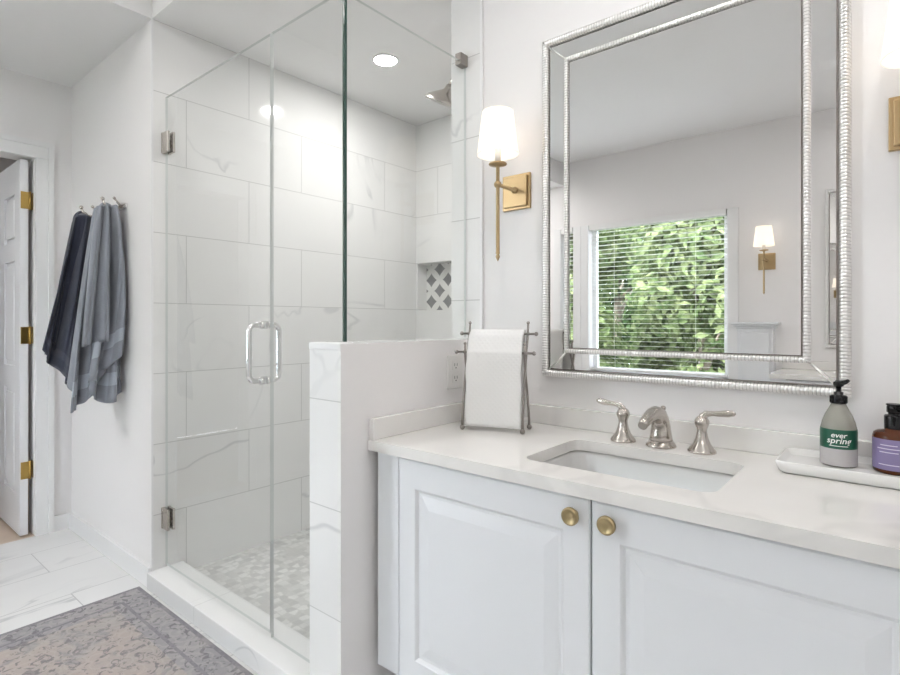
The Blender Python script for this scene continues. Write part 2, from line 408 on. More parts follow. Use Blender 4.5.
# door wall
DY0, DY1 = -1.60, -.815
m = MB(); m.box(XD-.12, XD, DY1, -.65, 0, 2.75); m.box(XD-.12, XD, YW-.1, DY0, 0, 2.75); m.box(XD-.12, XD, DY0, DY1, 2.01, 2.75)
struct('wall_door', m, 'paint')
m = MB()
def casing(y0, y1, z0, z1):
    m.box(XD, XD+.016, y0, y1, z0, z1, bev=.003)
casing(DY1, DY1+.08, 0, 2.01); casing(DY0-.09, DY0, 0, 2.01); casing(DY0-.09, DY1+.08, 2.01, 2.10)
m.box(XD+.016, XD+.024, DY1+.054, DY1+.08, 0, 2.072); m.box(XD+.016, XD+.024, DY0-.09, DY0-.062, 0, 2.072); m.box(XD+.016, XD+.024, DY0-.09, DY1+.08, 2.072, 2.1)
struct('trim_4', m, 'trim', 'white casing around the bedroom doorway')
wbox('baseboard_left', 'trim', XD, 0, -.665, -.65, 0, .085)
wbox('baseboard_door', 'trim', XD, XD+.015, DY1+.08, -.665, 0, .085)
# window wall: two seen openings, plus an unseen third added for daylight
W1 = (.265, 1.43); W2 = (-.03, .11); W3 = (-1.0, -.31); WZ0, WZ1 = .68, 2.03
m = MB()
xs = [XD, W2[0], W2[1], W1[0], W1[1], XR]
for a, b in ((XD-.12, W3[0]), (W3[1], W2[0]), (W2[1], W1[0]), (W1[1], XR+.1)): m.box(a, b, YW-.14, YW, 0, 2.75)
for a, b in (W3, W2, W1): m.box(a, b, YW-.14, YW, 0, WZ0); m.box(a, b, YW-.14, YW, WZ1, 2.75)
struct('wall_window', m, 'paint', 'wall opposite the vanity with two windows and an added unseen third')
for i, (a, b) in enumerate((W1, W2, W3)):
    m = MB()
    c = .077
    m.box(a-c, a, YW, YW+.018, WZ0-c, WZ1, bev=.003); m.box(b, b+c, YW, YW+.018, WZ0-c, WZ1, bev=.003)
    m.box(a-c-.01, b+c+.01, YW, YW+.035, WZ0-.03, WZ0, bev=.004)
    for x in (a, b-.04): m.box(x, x+.04, YW-.11, YW-.07, WZ0, WZ1)
    m.box(a, b, YW-.11, YW-.07, WZ0, WZ0+.04); m.box(a, b, YW-.11, YW-.07, WZ1-.04, WZ1)
    f = m.build('window_%d' % (i+1), 'trim'); f['kind'] = 'structure'
    g = MB(); g.box(a+.04, b-.04, YW-.092, YW-.088, WZ0+.04, WZ1-.04); g.build('pane', 'pane', f)
wbox('wall_right', 'paint', XR, XR+.1, YW-.1, .12, 0, 2.75)
# room beyond the door
wbox('floor_bedroom', 'woodfloor', -3.0, XD, -3.0, .4, -.06, -.002)
m = MB(); m.box(-3.1, -3.0, -3.0, .4, 0, 2.75); m.box(-3.0, XD-.12, -3.1, -3.0, 0, 2.75); m.box(-3.0, -1.3, .3, .4, 0, 2.75); struct('wall_bedroom', m, 'paint')
wbox('ceiling_bedroom', 'ceil', -3.1, XD-.12, -3.1, .4, 2.44, 2.75)
m = MB(); m.box(-3.5, XR+9, -14, YW-.14, -.3, -.25); struct('ground', m, 'grass')

# ================================================================== BEDROOM DOOR (open)
dr = MB()
X1, X0 = XD-.035, XD-.035-.76; YD0, YD1 = DY1-.058, DY1-.023
dr.box(X0, X1, YD0+.012, YD1-.012, .008, 2.0)
# stiles and rails proud of six recessed panels on both faces
px = [(X0+.11, X0+.335), (X0+.425, X0+.65)]; pz = [(.22, .78), (.90, 1.47), (1.57, 1.83)]
for ya, yb in ((YD0, YD0+.012), (YD1-.012, YD1)):
    dr.box(X0, px[0][0], ya, yb, .008, 2.0); dr.box(px[0][1], px[1][0], ya, yb, .008, 2.0); dr.box(px[1][1], X1, ya, yb, .008, 2.0)
    for a, b in px:
        for z0, z1 in ((.008, pz[0][0]), (pz[0][1], pz[1][0]), (pz[1][1], pz[2][0]), (pz[2][1], 2.0)): dr.box(a, b, ya, yb, z0, z1)
        for z0, z1 in pz: dr.box(a+.028, b-.028, ya+.002, yb-.002, z0+.028, z1-.028, bev=.002)
dro = dr.build('door_1', 'doorp'); dro['kind'] = 'structure'; dro['label'] = 'white six panel bedroom door standing open'
for z in (1.785, 1.067, .35):
    h = MB(); h.box(X1, X1+.003, YD0+.004, YD1+.004, z-.045, z+.045); h.lathe([(.0055, z-.048), (.0055, z+.048)], (X1+.004, YD1+.008, 0), 10)
    h.box(X1-.03, X1+.002, DY1-.003, DY1, z-.045, z+.045)
    h.build('hinge', 'hinge', dro)

# ================================================================== SHOWER GLASS
GY0, GY1, GZ = -.60, -.59, 2.115
sd_ = thing('shower_door', 'clear frameless hinged glass shower door with chrome pull handle', 'shower door', (.0, -.595, .07))
def at(o): return Matrix.Translation(-o.location)
def part(mb, name, mats, parent):
    mb.bm.transform(at(parent)); return mb.build(name, mats, parent)
g = MB(); g.prism([(.012,.085), (.829,.085), (.829,GZ), (.012,GZ)], 'Y', GY0, GY1, 0, 1); part(g, 'glass_pane', ['glass', 'edge_thin'], sd_)
for z in (1.915, .287):
    h = MB()
    h.box(.0, .012, GY0-.014, GY1+.014, z-.045, z+.045, bev=.002)
    h.box(.008, .058, GY0-.012, GY0-.0005, z-.045, z+.045, bev=.003); h.box(.008, .058, GY1+.0005, GY1+.012, z-.045, z+.045, bev=.003)
    h.box(.004, .016, GY0-.008, GY1+.008, z-.018, z+.018)
    part(h, 'hinge', 'nickel', sd_)
def dpull(sy):
    y0 = GY0 if sy < 0 else GY1
    yb = y0 + sy*.052; r = .022; x = .785; za, zb = .937, 1.128
    pts = [(x, y0+sy*.001, za)]
    for k in range(7):
        a = PI/2*k/6; pts.append((x, yb - sy*r + sy*r*math.sin(a), za + r - r*math.cos(a)))
    for k in range(7):
        a = PI/2*k/6; pts.append((x, yb - sy*r + sy*r*math.cos(a), zb - r + r*math.sin(a)))
    pts.append((x, y0+sy*.001, zb))
    h = MB(); h.tube(pts, .0095, 14)
    for z in (za, zb): h.lathe([(.0145, 0), (.0145, .012), (.0125, .014)] if sy > 0 else [(.0125, -.014), (.0145, -.012), (.0145, 0)], (x, y0, z), 16, axis='Y')
    part(h, 'pull_handle', 'chrome', sd_)
dpull(-1); dpull(1)
fp = thing('fixed_glass_panel', 'narrow fixed glass panel beside the shower door, notched over the half wall', 'glass panel', (.835, -.595, .07))
g = MB(); g.prism([(.835,.071), (PX0-.002,.071), (PX0-.002, ZP+.004), (1.217, ZP+.004), (1.217, GZ), (.835, GZ)], 'Y', GY0, GY1, 0, 1); part(g, 'glass_pane', ['glass', 'edge_thin'], fp)
g = MB(); g.box(1.217, 1.2185, GY0, GY1, ZP+.004, GZ); part(g, 'polished_edge', 'glass_edge', fp)
sp_ = thing('fixed_glass_panel', 'fixed side glass panel standing on top of the half wall', 'glass panel', (1.203, -.3, ZP))
g = MB(); g.prism([(-.588, ZP+.004), (-.008, ZP+.004), (-.008, GZ), (-.588, GZ)], 'X', 1.1975, 1.2075, 0, 1); part(g, 'glass_pane', ['glass', 'edge_thin'], sp_)
g = MB(); g.box(1.1975, 1.2075, -.5895, -.588, ZP+.004, GZ); part(g, 'polished_edge', 'glass_edge', sp_)
g = MB(); g.box(1.188, 1.217, -.05, -.007, 2.098, 2.142, bev=.003); part(g, 'wall_clip', 'pewter', sp_)

# shower head on the right shower wall
sh = thing('shower_head', 'bell shaped chrome shower head on a curved arm inside the shower', 'shower head', (PX0, .5, 2.30))
a = MB()
a.tube([(PX0, .5, 2.345), (PX0-.08, .5, 2.36), (PX0-.18, .5, 2.375), (PX0-.28, .5, 2.385), (PX0-.34, .5, 2.383), (PX0-.405, .5, 2.368), (PX0-.432, .5, 2.34)], .011, 12); part(a, 'arm', 'nickel', sh)
a = MB(); a.lathe([(.032, 0), (.03, .006), (.014, .012)], (0,0,0), 20, axis='Z'); a.bm.transform(Matrix.Translation((PX0, .5, 2.345)) @ Matrix.Rotation(-PI/2, 4, 'Y')); part(a, 'wall_flange', 'nickel', sh)
a = MB(); a.lathe([(.098, -.098), (.100, -.090), (.086, -.070), (.050, -.046), (.022, -.028), (.016, -.012), (.015, .0)], (0,0,0), 28)
a.bm.transform(Matrix.Translation((PX0-.43, .5, 2.345)) @ Matrix.Rotation(.5, 4, 'Y')); part(a, 'bell', 'nickel', sh)

# ceiling downlights: one seen in the shower, the rest added for brightness
def downlight(x, y, z, label, r=.055, lens='fill_can'):
    t = thing('recessed_downlight', label, 'ceiling light', (x, y, z))
    b = MB(); b.lathe([(r*1.22, 0), (r*1.2, -.005), (r*1.0, -.006), (r*.98, 0)], (0,0,0), 32, cap=False); b.build('trim_ring', 'trim', t)
    b = MB(); b.lathe([(r*.98, -.003), (r*.9, -.004)], (0,0,0), 32); b.build('lens', lens, t)
downlight(.504, .243, 2.44, 'round recessed downlight in the shower ceiling', lens='fill_can2')
for x, y, lb in ((.45, -1.35, 'added unseen fill light nearest the alcove'), (2.6, -.7, 'added unseen fill light near the vanity'), (3.05, -1.9, 'added unseen fill light by the right wall'), (1.75, -.75, 'added unseen fill light in front of the wall mirror'), (2.9, -2.7, 'added unseen fill light in the corner beyond the second mirror')):
    downlight(x, y, ZC, lb, .07)  # unseen ceiling lights added to brighten the main room
downlight(-.5, -2.75, 2.44, 'added unseen fill light at the far end of the alcove ceiling', .07, 'fill_can_alcove')  # unseen stronger light added to lift the alcove
downlight(-2.0, -1.4, 2.44, 'added unseen fill light in the bedroom ceiling', .07)  # hidden light added to brighten the room past the door

# ================================================================== VANITY
CX0, CX1, CF = PX1+.001, 2.637, -.5617
ZT, ZB = .795, .765
van = thing('vanity_cabinet', 'white vanity cabinet with raised panel doors under the quartz counter', 'cabinet', (1.957, -.27, 0))
b = MB()
V0, V1, VF = 1.302, 2.63, -.525
b.box(V0, V0+.018, VF, -.002, .145, ZB); b.box(V1-.018, V1, VF, -.002, .145, ZB); b.box(V0+.018, V1-.018, VF, -.002, .145, .163); b.box(V0+.018, V1-.018, -.02, -.002, .163, ZB)
b.box(V0, V0+.0858, VF-.0205, VF, .145, ZB-.001, bev=.001); b.box(V1-.09, V1, VF-.02, VF, .145, ZB, bev=.002); b.box(V0+.084, V1-.09, VF-.0, VF+.018, .7395, ZB); b.box(V0+.084, V1-.09, VF-.018, VF, .145, .158); b.box(1.955, 1.973, VF-.0, VF+.018, .163, .74)
part(b, 'body', 'cab', van)
b = MB(); b.box(V0+.02, V1-.02, -.45, -.43, 0, .145); b.box(V0+.02, V0+.038, -.43, -.002, 0, .145); b.box(V1-.038, V1-.02, -.43, -.002, 0, .145); part(b, 'toe_kick', 'cab', van)
def cab_door(x0, x1, z0, z1, kx):
    d = MB(); yf, yb = -.546, -.5265
    prof = [(.0015, yf+.0015), (.0035, yf), (.062, yf), (.066, yf+.003), (.071, yf+.0085), (.079, yf+.0085), (.083, yf+.0075), (.112, yf+.0012), (.118, yf+.001)]
    def loop(i, y):
        tp = .014 if i > .01 else 0
        return [d.bm.verts.new(p) for p in ((x0+i, y, z0+i), (x1-i, y, z0+i), (x1-i, y, z1-i-tp), (x0+i, y, z1-i-tp))]
    L = [loop(0, yb), loop(0, yf+.0035)] + [loop(i, y) for i, y in prof]
    for p, q in zip(L, L[1:]):
        for k in range(4): d.bm.faces.new((p[k], p[(k+1)%4], q[(k+1)%4], q[k]))
    d.bm.faces.new(L[-1]); d.bm.faces.new(L[0][::-1])
    do = part(d, 'door', 'cab', van)
    k = MB(); k.lathe([(.009, 0), (.0075, -.005), (.0075, -.013), (.017, -.016), (.0195, -.019), (.0195, -.025), (.017, -.0275), (.0145, -.0275), (.0135, -.0262), (.004, -.0262)], (kx, yf, .722), 28, axis='Y')
    k.bm.transform(at(van)); k.build('knob', 'brassk', do)
cab_door(1.3885, 1.962, .15, .7585, 1.927); cab_door(1.966, 2.539, .15, .7585, 2.008)

SX0, SX1, SY0, SY1 = 1.738, 2.186, -.460, -.165
ct = thing('vanity_countertop', 'white veined quartz countertop with low backsplash over the vanity cabinet', 'countertop', (1.957, -.27, ZB))
b = MB()
inner = rrect(SX0, SX1, SY0, SY1, .035)
outer = [(CX0, CF), (CX1, CF), (CX1, -.001), (CX0, -.001)]
for z, flip in ((ZT, False), (ZB, True)):
    vo = [b.bm.verts.new((x, y, z)) for x, y in outer]; vi = [b.bm.verts.new((x, y, z)) for x, y in inner]
    es = [b.bm.edges.new((vo[i], vo[(i+1)%4])) for i in range(4)] + [b.bm.edges.new((vi[i], vi[(i+1)%len(vi)])) for i in range(len(vi))]
    bmesh.ops.triangle_fill(b.bm, edges=es, use_beauty=True)
    if not flip: to, ti = vo, vi
    else:
        for A, B in ((to, vo), (ti, vi)):
            n = len(A)
            for i in range(n): b.bm.faces.new((A[i], B[i], B[(i+1)%n], A[(i+1)%n]))
part(b, 'slab', 'quartz', ct)
b = MB(); b.box(CX0+.02, CX1, -.021, -.001, ZT, ZT+.062, bev=.002); part(b, 'backsplash', 'quartz', ct)
b = MB(); b.box(CX0, CX0+.02, CF+.004, -.001, ZT, ZT+.062, bev=.002); part(b, 'side_splash', 'quartz', ct)
sk = thing('undermount_sink', 'white rectangular undermount ceramic sink set into the quartz counter', 'sink', (1.962, -.3125, .64))
b = MB()
loops = []
for ins, z in ((-.012, ZB-.001), (-.004, ZB-.0015), (.0, ZB-.012), (.012, ZB-.06), (.03, ZB-.10), (.06, ZB-.122), (.095, ZB-.13)):
    r = max(.02, .04 + ins*.2)
    loops.append([b.bm.verts.new((x, y, z)) for x, y in rrect(SX0+ins, SX1-ins, SY0+ins*.9, SY1-ins*.9, r)])
for p, q in zip(loops, loops[1:]):
    for k in range(len(p)):
        f = b.bm.faces.new((p[k], p[(k+1)%len(p)], q[(k+1)%len(p)], q[k])); f.smooth = True
b.bm.faces.new(loops[-1])
bo = part(b, 'basin', 'sinkc', sk); so = bo.modifiers.new('thick', 'SOLIDIFY'); so.thickness = .008; so.offset = -1
b = MB(); b.lathe([(.022, 0), (.021, .003), (.014, .0035), (.012, .001), (.003, .001)], (1.962, -.3125, ZB-.1295), 24); part(b, 'drain', 'nickel', sk)

# faucet
fa = thing('faucet', 'brushed nickel widespread faucet with two lever handles behind the sink', 'faucet', (1.962, -.1, ZT))
def handle(x, s):
    h = MB(); h.lathe([(.035, 0), (.035, .004), (.031, .010), (.022, .022), (.0155, .038), (.0125, .052), (.0122, .060), (.0155, .068), (.0185, .076), (.0185, .081), (.0155, .088), (.011, .093), (.004, .095)], (x, -.1, ZT), 26)
    ho = part(h, 'handle', 'nickel', fa)
    l = MB()
    l.tube([(x, -.1, ZT+.082), (x+s*.003, -.1, ZT+.094), (x+s*.011, -.1, ZT+.1015), (x+s*.024, -.1, ZT+.104), (x+s*.042, -.1, ZT+.105), (x+s*.062, -.1, ZT+.107), (x+s*.076, -.1, ZT+.109), (x+s*.081, -.1, ZT+.1095)],
           [.0105, .0105, .0085, .0062, .0075, .009, .007, .003], 14, flat=.5, up=Vector((0, 1, 0)))
    l.bm.transform(at(fa)); l.build('lever', 'nickel', ho)
handle(1.855, -1); handle(2.068, 1)
h = MB()
h.lathe([(.040, 0), (.040, .004), (.037, .009), (.031, .018)], (1.962, -.1, ZT), 26)
h.tube([(1.962, -.1, ZT+.012), (1.962, -.1, ZT+.035), (1.962, -.101, ZT+.055), (1.962, -.106, ZT+.073), (1.962, -.120, ZT+.088), (1.962, -.144, ZT+.095), (1.962, -.172, ZT+.0955), (1.962, -.200, ZT+.091), (1.962, -.226, ZT+.083), (1.962, -.240, ZT+.076)],
       [.033, .029, .0265, .025, .0235, .021, .0185, .016, .014, .012], 20, flat=.95)
h.lathe([(.004, 0), (.004, .022), (.007, .025), (.007, .031), (.003, .034)], (1.962, -.080, ZT+.075), 12)
part(h, 'spout', 'nickel', fa)

# outlet on the pony wall
ou = thing('wall_outlet', 'white duplex outlet plate on the half wall behind the hand towel', 'outlet', (PX1, -.163, .965))
b = MB(); b.box(0, .006, -.04, .04, -.058, .058, bev=.002); b.build('cover_plate', 'plastic', ou)
for z in (-.022, .022):
    b = MB(); b.box(.006, .008, -.017, .017, z-.015, z+.015, bev=.0008)
    for y in (-.007, .006): b.box(.008, .0084, y-.001, y+.001, z-.002, z+.008, 1)
    b.lathe([(.0025, .008), (.0025, .0084)], (0, 0, z-.008), 8, 1, axis='X')
    b.build('socket', ['plastic', 'dark'], ou)

# ================================================================== MIRROR
def make_mirror(name, label, loc, rz):
    t = thing(name, label, 'mirror', loc, rz)
    W, H = .837, 1.125
    def frame(name, x0, x1, z0, z1, wd, y0, y1, pitch, mat):
        # four mitred strips whose faces are finely ridged across their width
        b = MB()
        for (ax, s0, s1, o_, sg) in (('x', x0, x1, z0, 1), ('x', x0, x1, z1, -1), ('z', z0, z1, x0, 1), ('z', z0, z1, x1, -1)):
            n = max(4, int((s1-s0)/pitch))*6
            def fn(u, v):
                a = s0 + (s1-s0)*u
                k = [0, 0.001, .16, .38, .62, .84, .999, 1][min(7, int(round(v*7)))]
                ww = wd*k
                a = min(max(a, s0+ww), s1-ww)
                rid = .0018 if int(round(u*n)) % 6 in (0, 1) else 0
                dome = 0 if v in (0, 1) else min(1.0, 1.9*math.sin(PI*k))
                y = y0 if k in (0, 1) and v in (0, 1) else y0 + (y1-y0)*(.25+.75*dome) + (rid if .05 < k < .95 else 0)
                c = o_ + sg*ww
                return (a, y, c) if ax == 'x' else (c, y, a)
            b.grid(fn, n, 7, mfn=lambda u, v: 1 if int(u*n) % 6 == 0 and 1/7 < v < 6/7 else 0)
        return b.build(name, [mat, 'groove'], t)
    bk = MB(); bk.box(.004, W-.004, -.012, 0, .004, H-.004); bk.build('backing', 'pewter', t)  # dark metal left showing as a shadow gap inside the outer frame
    frame('outer_frame', 0, W, 0, H, .025, -.001, -.030, .0085, 'silver')
    I0, I1, J0, J1 = .085, .757, .080, 1.042     # outer edge of the inner frame
    for nm, quad in (('left', ((.029, -.018, .029), (I0+.004, -.018, J0+.004), (I0+.004, -.018, J1-.004), (.029, -.018, H-.029))),
                     ('right', ((W-.029, -.018, .029), (W-.029, -.018, H-.029), (I1-.004, -.018, J1-.004), (I1-.004, -.018, J0+.004))),
                     ('bottom', ((.029, -.018, .029), (W-.029, -.018, .029), (I1-.004, -.018, J0+.004), (I0+.004, -.018, J0+.004))),
                     ('top', ((.029, -.018, H-.029), (I0+.004, -.018, J1-.004), (I1-.004, -.018, J1-.004), (W-.029, -.018, H-.029)))):
        b = MB(); A = [b.bm.verts.new(p) for p in quad]; B = [b.bm.verts.new((p[0], p[1]+.004, p[2])) for p in quad]
        b.bm.faces.new(A); b.bm.faces.new(B[::-1])
        for i in range(4): b.bm.faces.new((A[i], B[i], B[(i+1)%4], A[(i+1)%4]))
        b.build('border_mirror', 'mirror', t)
    for p, q in (((.026, .026), (I0, J0)), ((W-.026, .026), (I1, J0)), ((.026, H-.026), (I0, J1)), ((W-.026, H-.026), (I1, J1))):
        b = MB(); b.tube([(p[0], -.0195, p[1]), (q[0], -.0195, q[1])], .0028, 8); b.build('mitre_bead', 'silver', t)
    frame('inner_frame', I0, I1, J0, J1, .017, -.016, -.036, .0085, 'silver')
    b = MB(); b.box(I0+.006, I1-.006, -.0235, -.019, J0+.006, J1-.006); b.build('centre_shadow_gap', 'pewter', t)  # dark sheet added to draw a shadow line round the centre mirror
    b = MB(); b.box(I0+.020, I1-.020, -.028, -.0236, J0+.020, J1-.020); b.build('centre_mirror', 'mirror', t)
    return t
mir = make_mirror('wall_mirror', 'large silver beaded mirror on the wall above the faucet', (1.543, 0, .955), 0)

# ================================================================== SCONCES
def make_sconce(label, x, y, rz):
    t = thing('wall_sconce', label, 'wall lamp', (x, y, 1.594), rz, 'brass sconces with white shades')
    b = MB(); b.box(-.057, .057, -.010, 0, -.062, .062, bev=.002); b.box(-.048, .048, -.018, -.010, -.053, .053, bev=.003); b.build('backplate', 'brass', t)
    b = MB(); b.lathe([(.012, -.018), (.012, -.024), (.0065, -.026), (.0065, -.108)][::-1], (0, 0, .005), 16, axis='Y'); b.ball((0, -.122, .005), .013); b.build('arm', 'brass', t)
    b = MB(); b.lathe([(.001, -.252), (.006, -.242), (.0075, -.236), (.0045, -.230), (.0075, -.226), (.0065, -.222), (.0062, .062), (.009, .066), (.029, .070), (.031, .073), (.029, .076), (.012, .078), (.001, .079)], (0, -.122, 0), 20); b.build('stem', 'brass', t)
    b = MB(); b.lathe([(.0105, .078), (.0105, .125), (.0005, .126)], (0, -.122, 0), 16); b.build('candle_sleeve', 'ceramic', t)
    b = MB(); n = 48
    prof = [(.0690, .104), (.0690, .107), (.0525, .245), (.0525, .248)]
    b.lathe(prof, (0, -.122, 0), n, cap=False)
    s = b.build('lamp_shade', 'shade', t); so = s.modifiers.new('thick', 'SOLIDIFY'); so.thickness = .0015; so.offset = -1
    b = MB(); b.lathe([(.0005, .126), (.012, .132), (.02, .15), (.022, .165), (.015, .185), (.0005, .192)], (0, -.122, 0), 16); bo = b.build('light_bulb', BULB, t)
    return t
BULB = emit_mat('warm_bulb', (1, .90, .81), 5.0)
make_sconce('brass wall sconce with white shade between the shower glass and the mirror', 1.432, 0, 0)
make_sconce('brass wall sconce right of the mirror, cut by the right photo edge', 2.506, 0, 0)
make_sconce('brass wall sconce on the opposite wall, seen in the mirror beside the window', 1.70, YW, PI)

# ================================================================== COUNTER ITEMS
# tray
tr = MB()
def tloop(ins, z): return [tr.bm.verts.new((x, y, z)) for x, y in rrect(2.248+ins, 2.60-ins, -.205+ins, -.026-ins, max(.006, .022-ins*.6))]
L = [tloop(.014, ZT+.0002), tloop(.007, ZT+.005), tloop(0, ZT+.026), tloop(.002, ZT+.0285), tloop(.006, ZT+.027), tloop(.014, ZT+.016), tloop(.02, ZT+.0145)]
for p, q in zip(L, L[1:]):
    for k in range(len(p)):
        f = tr.bm.faces.new((p[k], p[(k+1)%len(p)], q[(k+1)%len(p)], q[k])); f.smooth = True
tr.bm.faces.new(L[-1]); tr.bm.faces.new(L[0][::-1])
tag(tr.build('ceramic_tray', 'ceramic'), 'white ceramic tray on the counter under the two soap bottles', 'tray')
ZTR = ZT + .0147
VIEW = math.atan2(-1.622+.11, 2.469-2.36)         # azimuth from the bottle towards the room
def wrap_text(txt, size, c, r_fn, az, z, name, mat, parent, shear=0, extr=.0003):
    cu = bpy.data.curves.new(name, 'FONT'); cu.body = txt; cu.size = size; cu.align_x = 'CENTER'; cu.align_y = 'CENTER'; cu.shear = shear; cu.extrude = 0.0; cu.offset = size*.012
    o = bpy.data.objects.new(name, cu); COL.objects.link(o)
    dg = bpy.context.evaluated_depsgraph_get(); me = bpy.data.meshes.new_from_object(o.evaluated_get(dg))
    bpy.data.objects.remove(o)
    bm = bmesh.new(); bm.from_mesh(me); bmesh.ops.triangulate(bm, faces=bm.faces[:])
    bmesh.ops.subdivide_edges(bm, edges=bm.edges[:], cuts=1)
    for v in bm.verts:
        zz = z + v.co.y; r = r_fn(zz) + .0006
        a = az + v.co.x/r
        v.co = Vector((c[0] + r*math.cos(a), c[1] + r*math.sin(a), zz))
    mb = MB(); mb.bm.free(); mb.bm = bm
    mb.bm.transform(Matrix.Translation(-parent.location)) if parent.type == 'EMPTY' else None
    ob = mb.build(name, mat, parent, fix=False); return ob
bc = (2.361, -.094)
sb = thing('soap_bottle', 'clear soap bottle with green label and black pump on the white tray', 'soap bottle', (*bc, ZTR))
prof = [(.030, 0), (.0345, .003), (.0355, .008), (.0355, .042), (.0355, .083), (.0345, .092), (.0315, .106), (.026, .122), (.0188, .137), (.0152, .145), (.0142, .150)]
def r_soap(z):
    h = z - ZTR
    for (r0, h0), (r1, h1) in zip(prof, prof[1:]):
        if h0 <= h <= h1: return r0 + (r1-r0)*(h-h0)/(h1-h0+1e-9)
    return .0355
b = MB(); b.lathe(prof, (0,0,0), 36); b.build('bottle_body', 'bottle', sb)
b = MB(); b.lathe([(.0359, .044), (.0359, .0835), (.0352, .0895)], (0,0,0), 36, cap=False); lab = b.build('label_band', 'green', sb); lab['label'] = 'dark green printed label'
b = MB(); b.lathe([(.0358, .004), (.0358, .044)], (0,0,0), 36, cap=False); b.build('lower_film', 'bottle_low', sb)
wrap_text('ever', .017, bc, r_soap, VIEW, ZTR+.0765, 'lettering', 'ink_white', sb, .2)
wrap_text('spring', .0195, bc, r_soap, VIEW, ZTR+.0635, 'lettering', 'ink_white', sb, .2)
b = MB()
b.grid(lambda u, v: (.0364*math.cos(VIEW+(u-.5)*1.0), .0364*math.sin(VIEW+(u-.5)*1.0), .0505+v*.0016), 10, 1); b.build('print_line', 'ink_white', sb)
b = MB(); b.lathe([(.0162, .149), (.0165, .151), (.0165, .166), (.015, .168), (.009, .169), (.0095, .176), (.0055, .177), (.0055, .190)], (0,0,0), 24)
for k in range(24):
    a = 2*PI*k/24; b.box(.0163*math.cos(a)-.0007, .0163*math.cos(a)+.0007, .0163*math.sin(a)-.0007, .0163*math.sin(a)+.0007, .151, .166)
b.build('collar', 'black', sb)
b = MB(); b.lathe([(.0055, .188), (.0095, .190), (.0105, .193), (.0105, .199), (.009, .2005)], (0,0,0), 20)
b.tube([(-.004, .004, .199), (.004, -.003, .1975), (.012, -.010, .2005), (.019, -.016, .206)], [.0055, .0065, .0055, .004], 12); b.build('pump_head', 'black', sb)

pc = (2.460, -.092)
pb = thing('soap_bottle', 'amber bottle with lavender label and black pump at the right end of the tray', 'soap bottle', (*pc, ZTR))
b = MB(); b.lathe([(.034, 0), (.0375, .003), (.0382, .008), (.0382, .083), (.036, .090), (.030, .094), (.018, .097), (.0165, .100), (.0165, .104)], (0,0,0), 36); b.build('bottle_body', 'amber', pb)
b = MB(); b.lathe([(.0386, .010), (.0386, .079)], (0,0,0), 36, cap=False); lab = b.build('label_band', 'purple', pb); lab['label'] = 'lavender paper label'
for z, w_ in ((.066, .5), (.058, .7), (.050, .55), (.022, .6)):
    b = MB()
    def fn(u, v, z=z, w_=w_):
        a = -PI/2 - .25 + (u-.5)*w_*1.6; return (.0389*math.cos(a), .0389*math.sin(a), z + (v-.5)*.002)
    b.grid(fn, 10, 1); b.build('print_line', 'ink_pale', pb)
b = MB(); b.lathe([(.0175, .100), (.0178, .102), (.0178, .128), (.0165, .131), (.011, .132), (.011, .136), (.0135, .138), (.0135, .150), (.0125, .153), (.0145, .1535), (.0145, .156), (.013, .157)], (0,0,0), 24); b.build('pump_cap', 'black', pb)
b = MB(); b.tube([(0, 0, .147), (.012, -.012, .147), (.03, -.03, .146), (.036, -.036, .142)], [.008, .007, .0055, .0045], 12); b.build('pump_spout', 'black', pb)

sb.scale = (1, 1, .95); pb.scale = (1, 1, .95)
# hand towel stand (turned a little towards the room)
ST = (1.478, -.200); RZ = .31
st = thing('hand_towel_stand', 'pewter two-bar towel stand on the counter corner', 'towel stand', (*ST, ZT), RZ)
HW = .098
for s in (-1, 1):
    b = MB(); x = s*HW
    b.tube([(x, -.042, .006), (x, -.038, .05), (x, -.016, .16), (x, .012, .26), (x, .026, .305), (x, .031, .338)], [.0045, .004, .0038, .0038, .0038, .0034], 8); b.ball((x, .031, .34), .0055)
    b.tube([(x, .045, .006), (x, .040, .05), (x, .018, .12), (x, -.006, .19), (x, -.016, .235), (x, -.017, .272)], [.0045, .004, .0038, .0036, .0036, .0034], 8); b.ball((x, -.017, .274), .005)
    for y in (.045, -.042): b.ball((x, y, .0085), .0085)
    b.build('side_frame', 'pewter', st)
for y, z, e in ((.026, .305, .125), (-.016, .246, .128)):
    b = MB(); b.tube([(-e, y, z), (e, y, z)], .0036, 8)
    for s in (-1, 1):
        b.ball((s*e, y, z), .0068); b.ball((s*(HW+.002), y, z), .0058)
    b.build('cross_bar', 'pewter', st)
ht = MB()
path = [(.036, .04), (.036, .12), (.034, .22), (.033, .29), (.032, .308), (.026, .3135), (.019, .311), (.006, .296), (-.008, .268), (-.016, .254), (-.0225, .245), (-.024, .22), (-.026, .15), (-.031, .07), (-.036, .014)]
def fn(u, v):
    t = v*(len(path)-1); i = min(len(path)-2, int(t)); f = t-i
    y = path[i][0]*(1-f)+path[i+1][0]*f; z = path[i][1]*(1-f)+path[i+1][1]*f
    wv = .0012*math.sin(u*9+z*14) * (1 if v > .7 else .4)
    edge = .0018*math.sin(z*60) * (1 if abs(u-.5) > .45 else 0)
    return ((u-.5)*.180 + edge, y - wv, z)
ht.grid(fn, 30, 70)
hto = ht.build('hand_towel', 'waffle', None, (*ST, ZT)); hto.rotation_euler = (0, 0, RZ); so = hto.modifiers.new('thick', 'SOLIDIFY'); so.thickness = .005; so.offset = 1
tag(hto, 'white quilted hand towel draped over the pewter counter stand', 'towel')

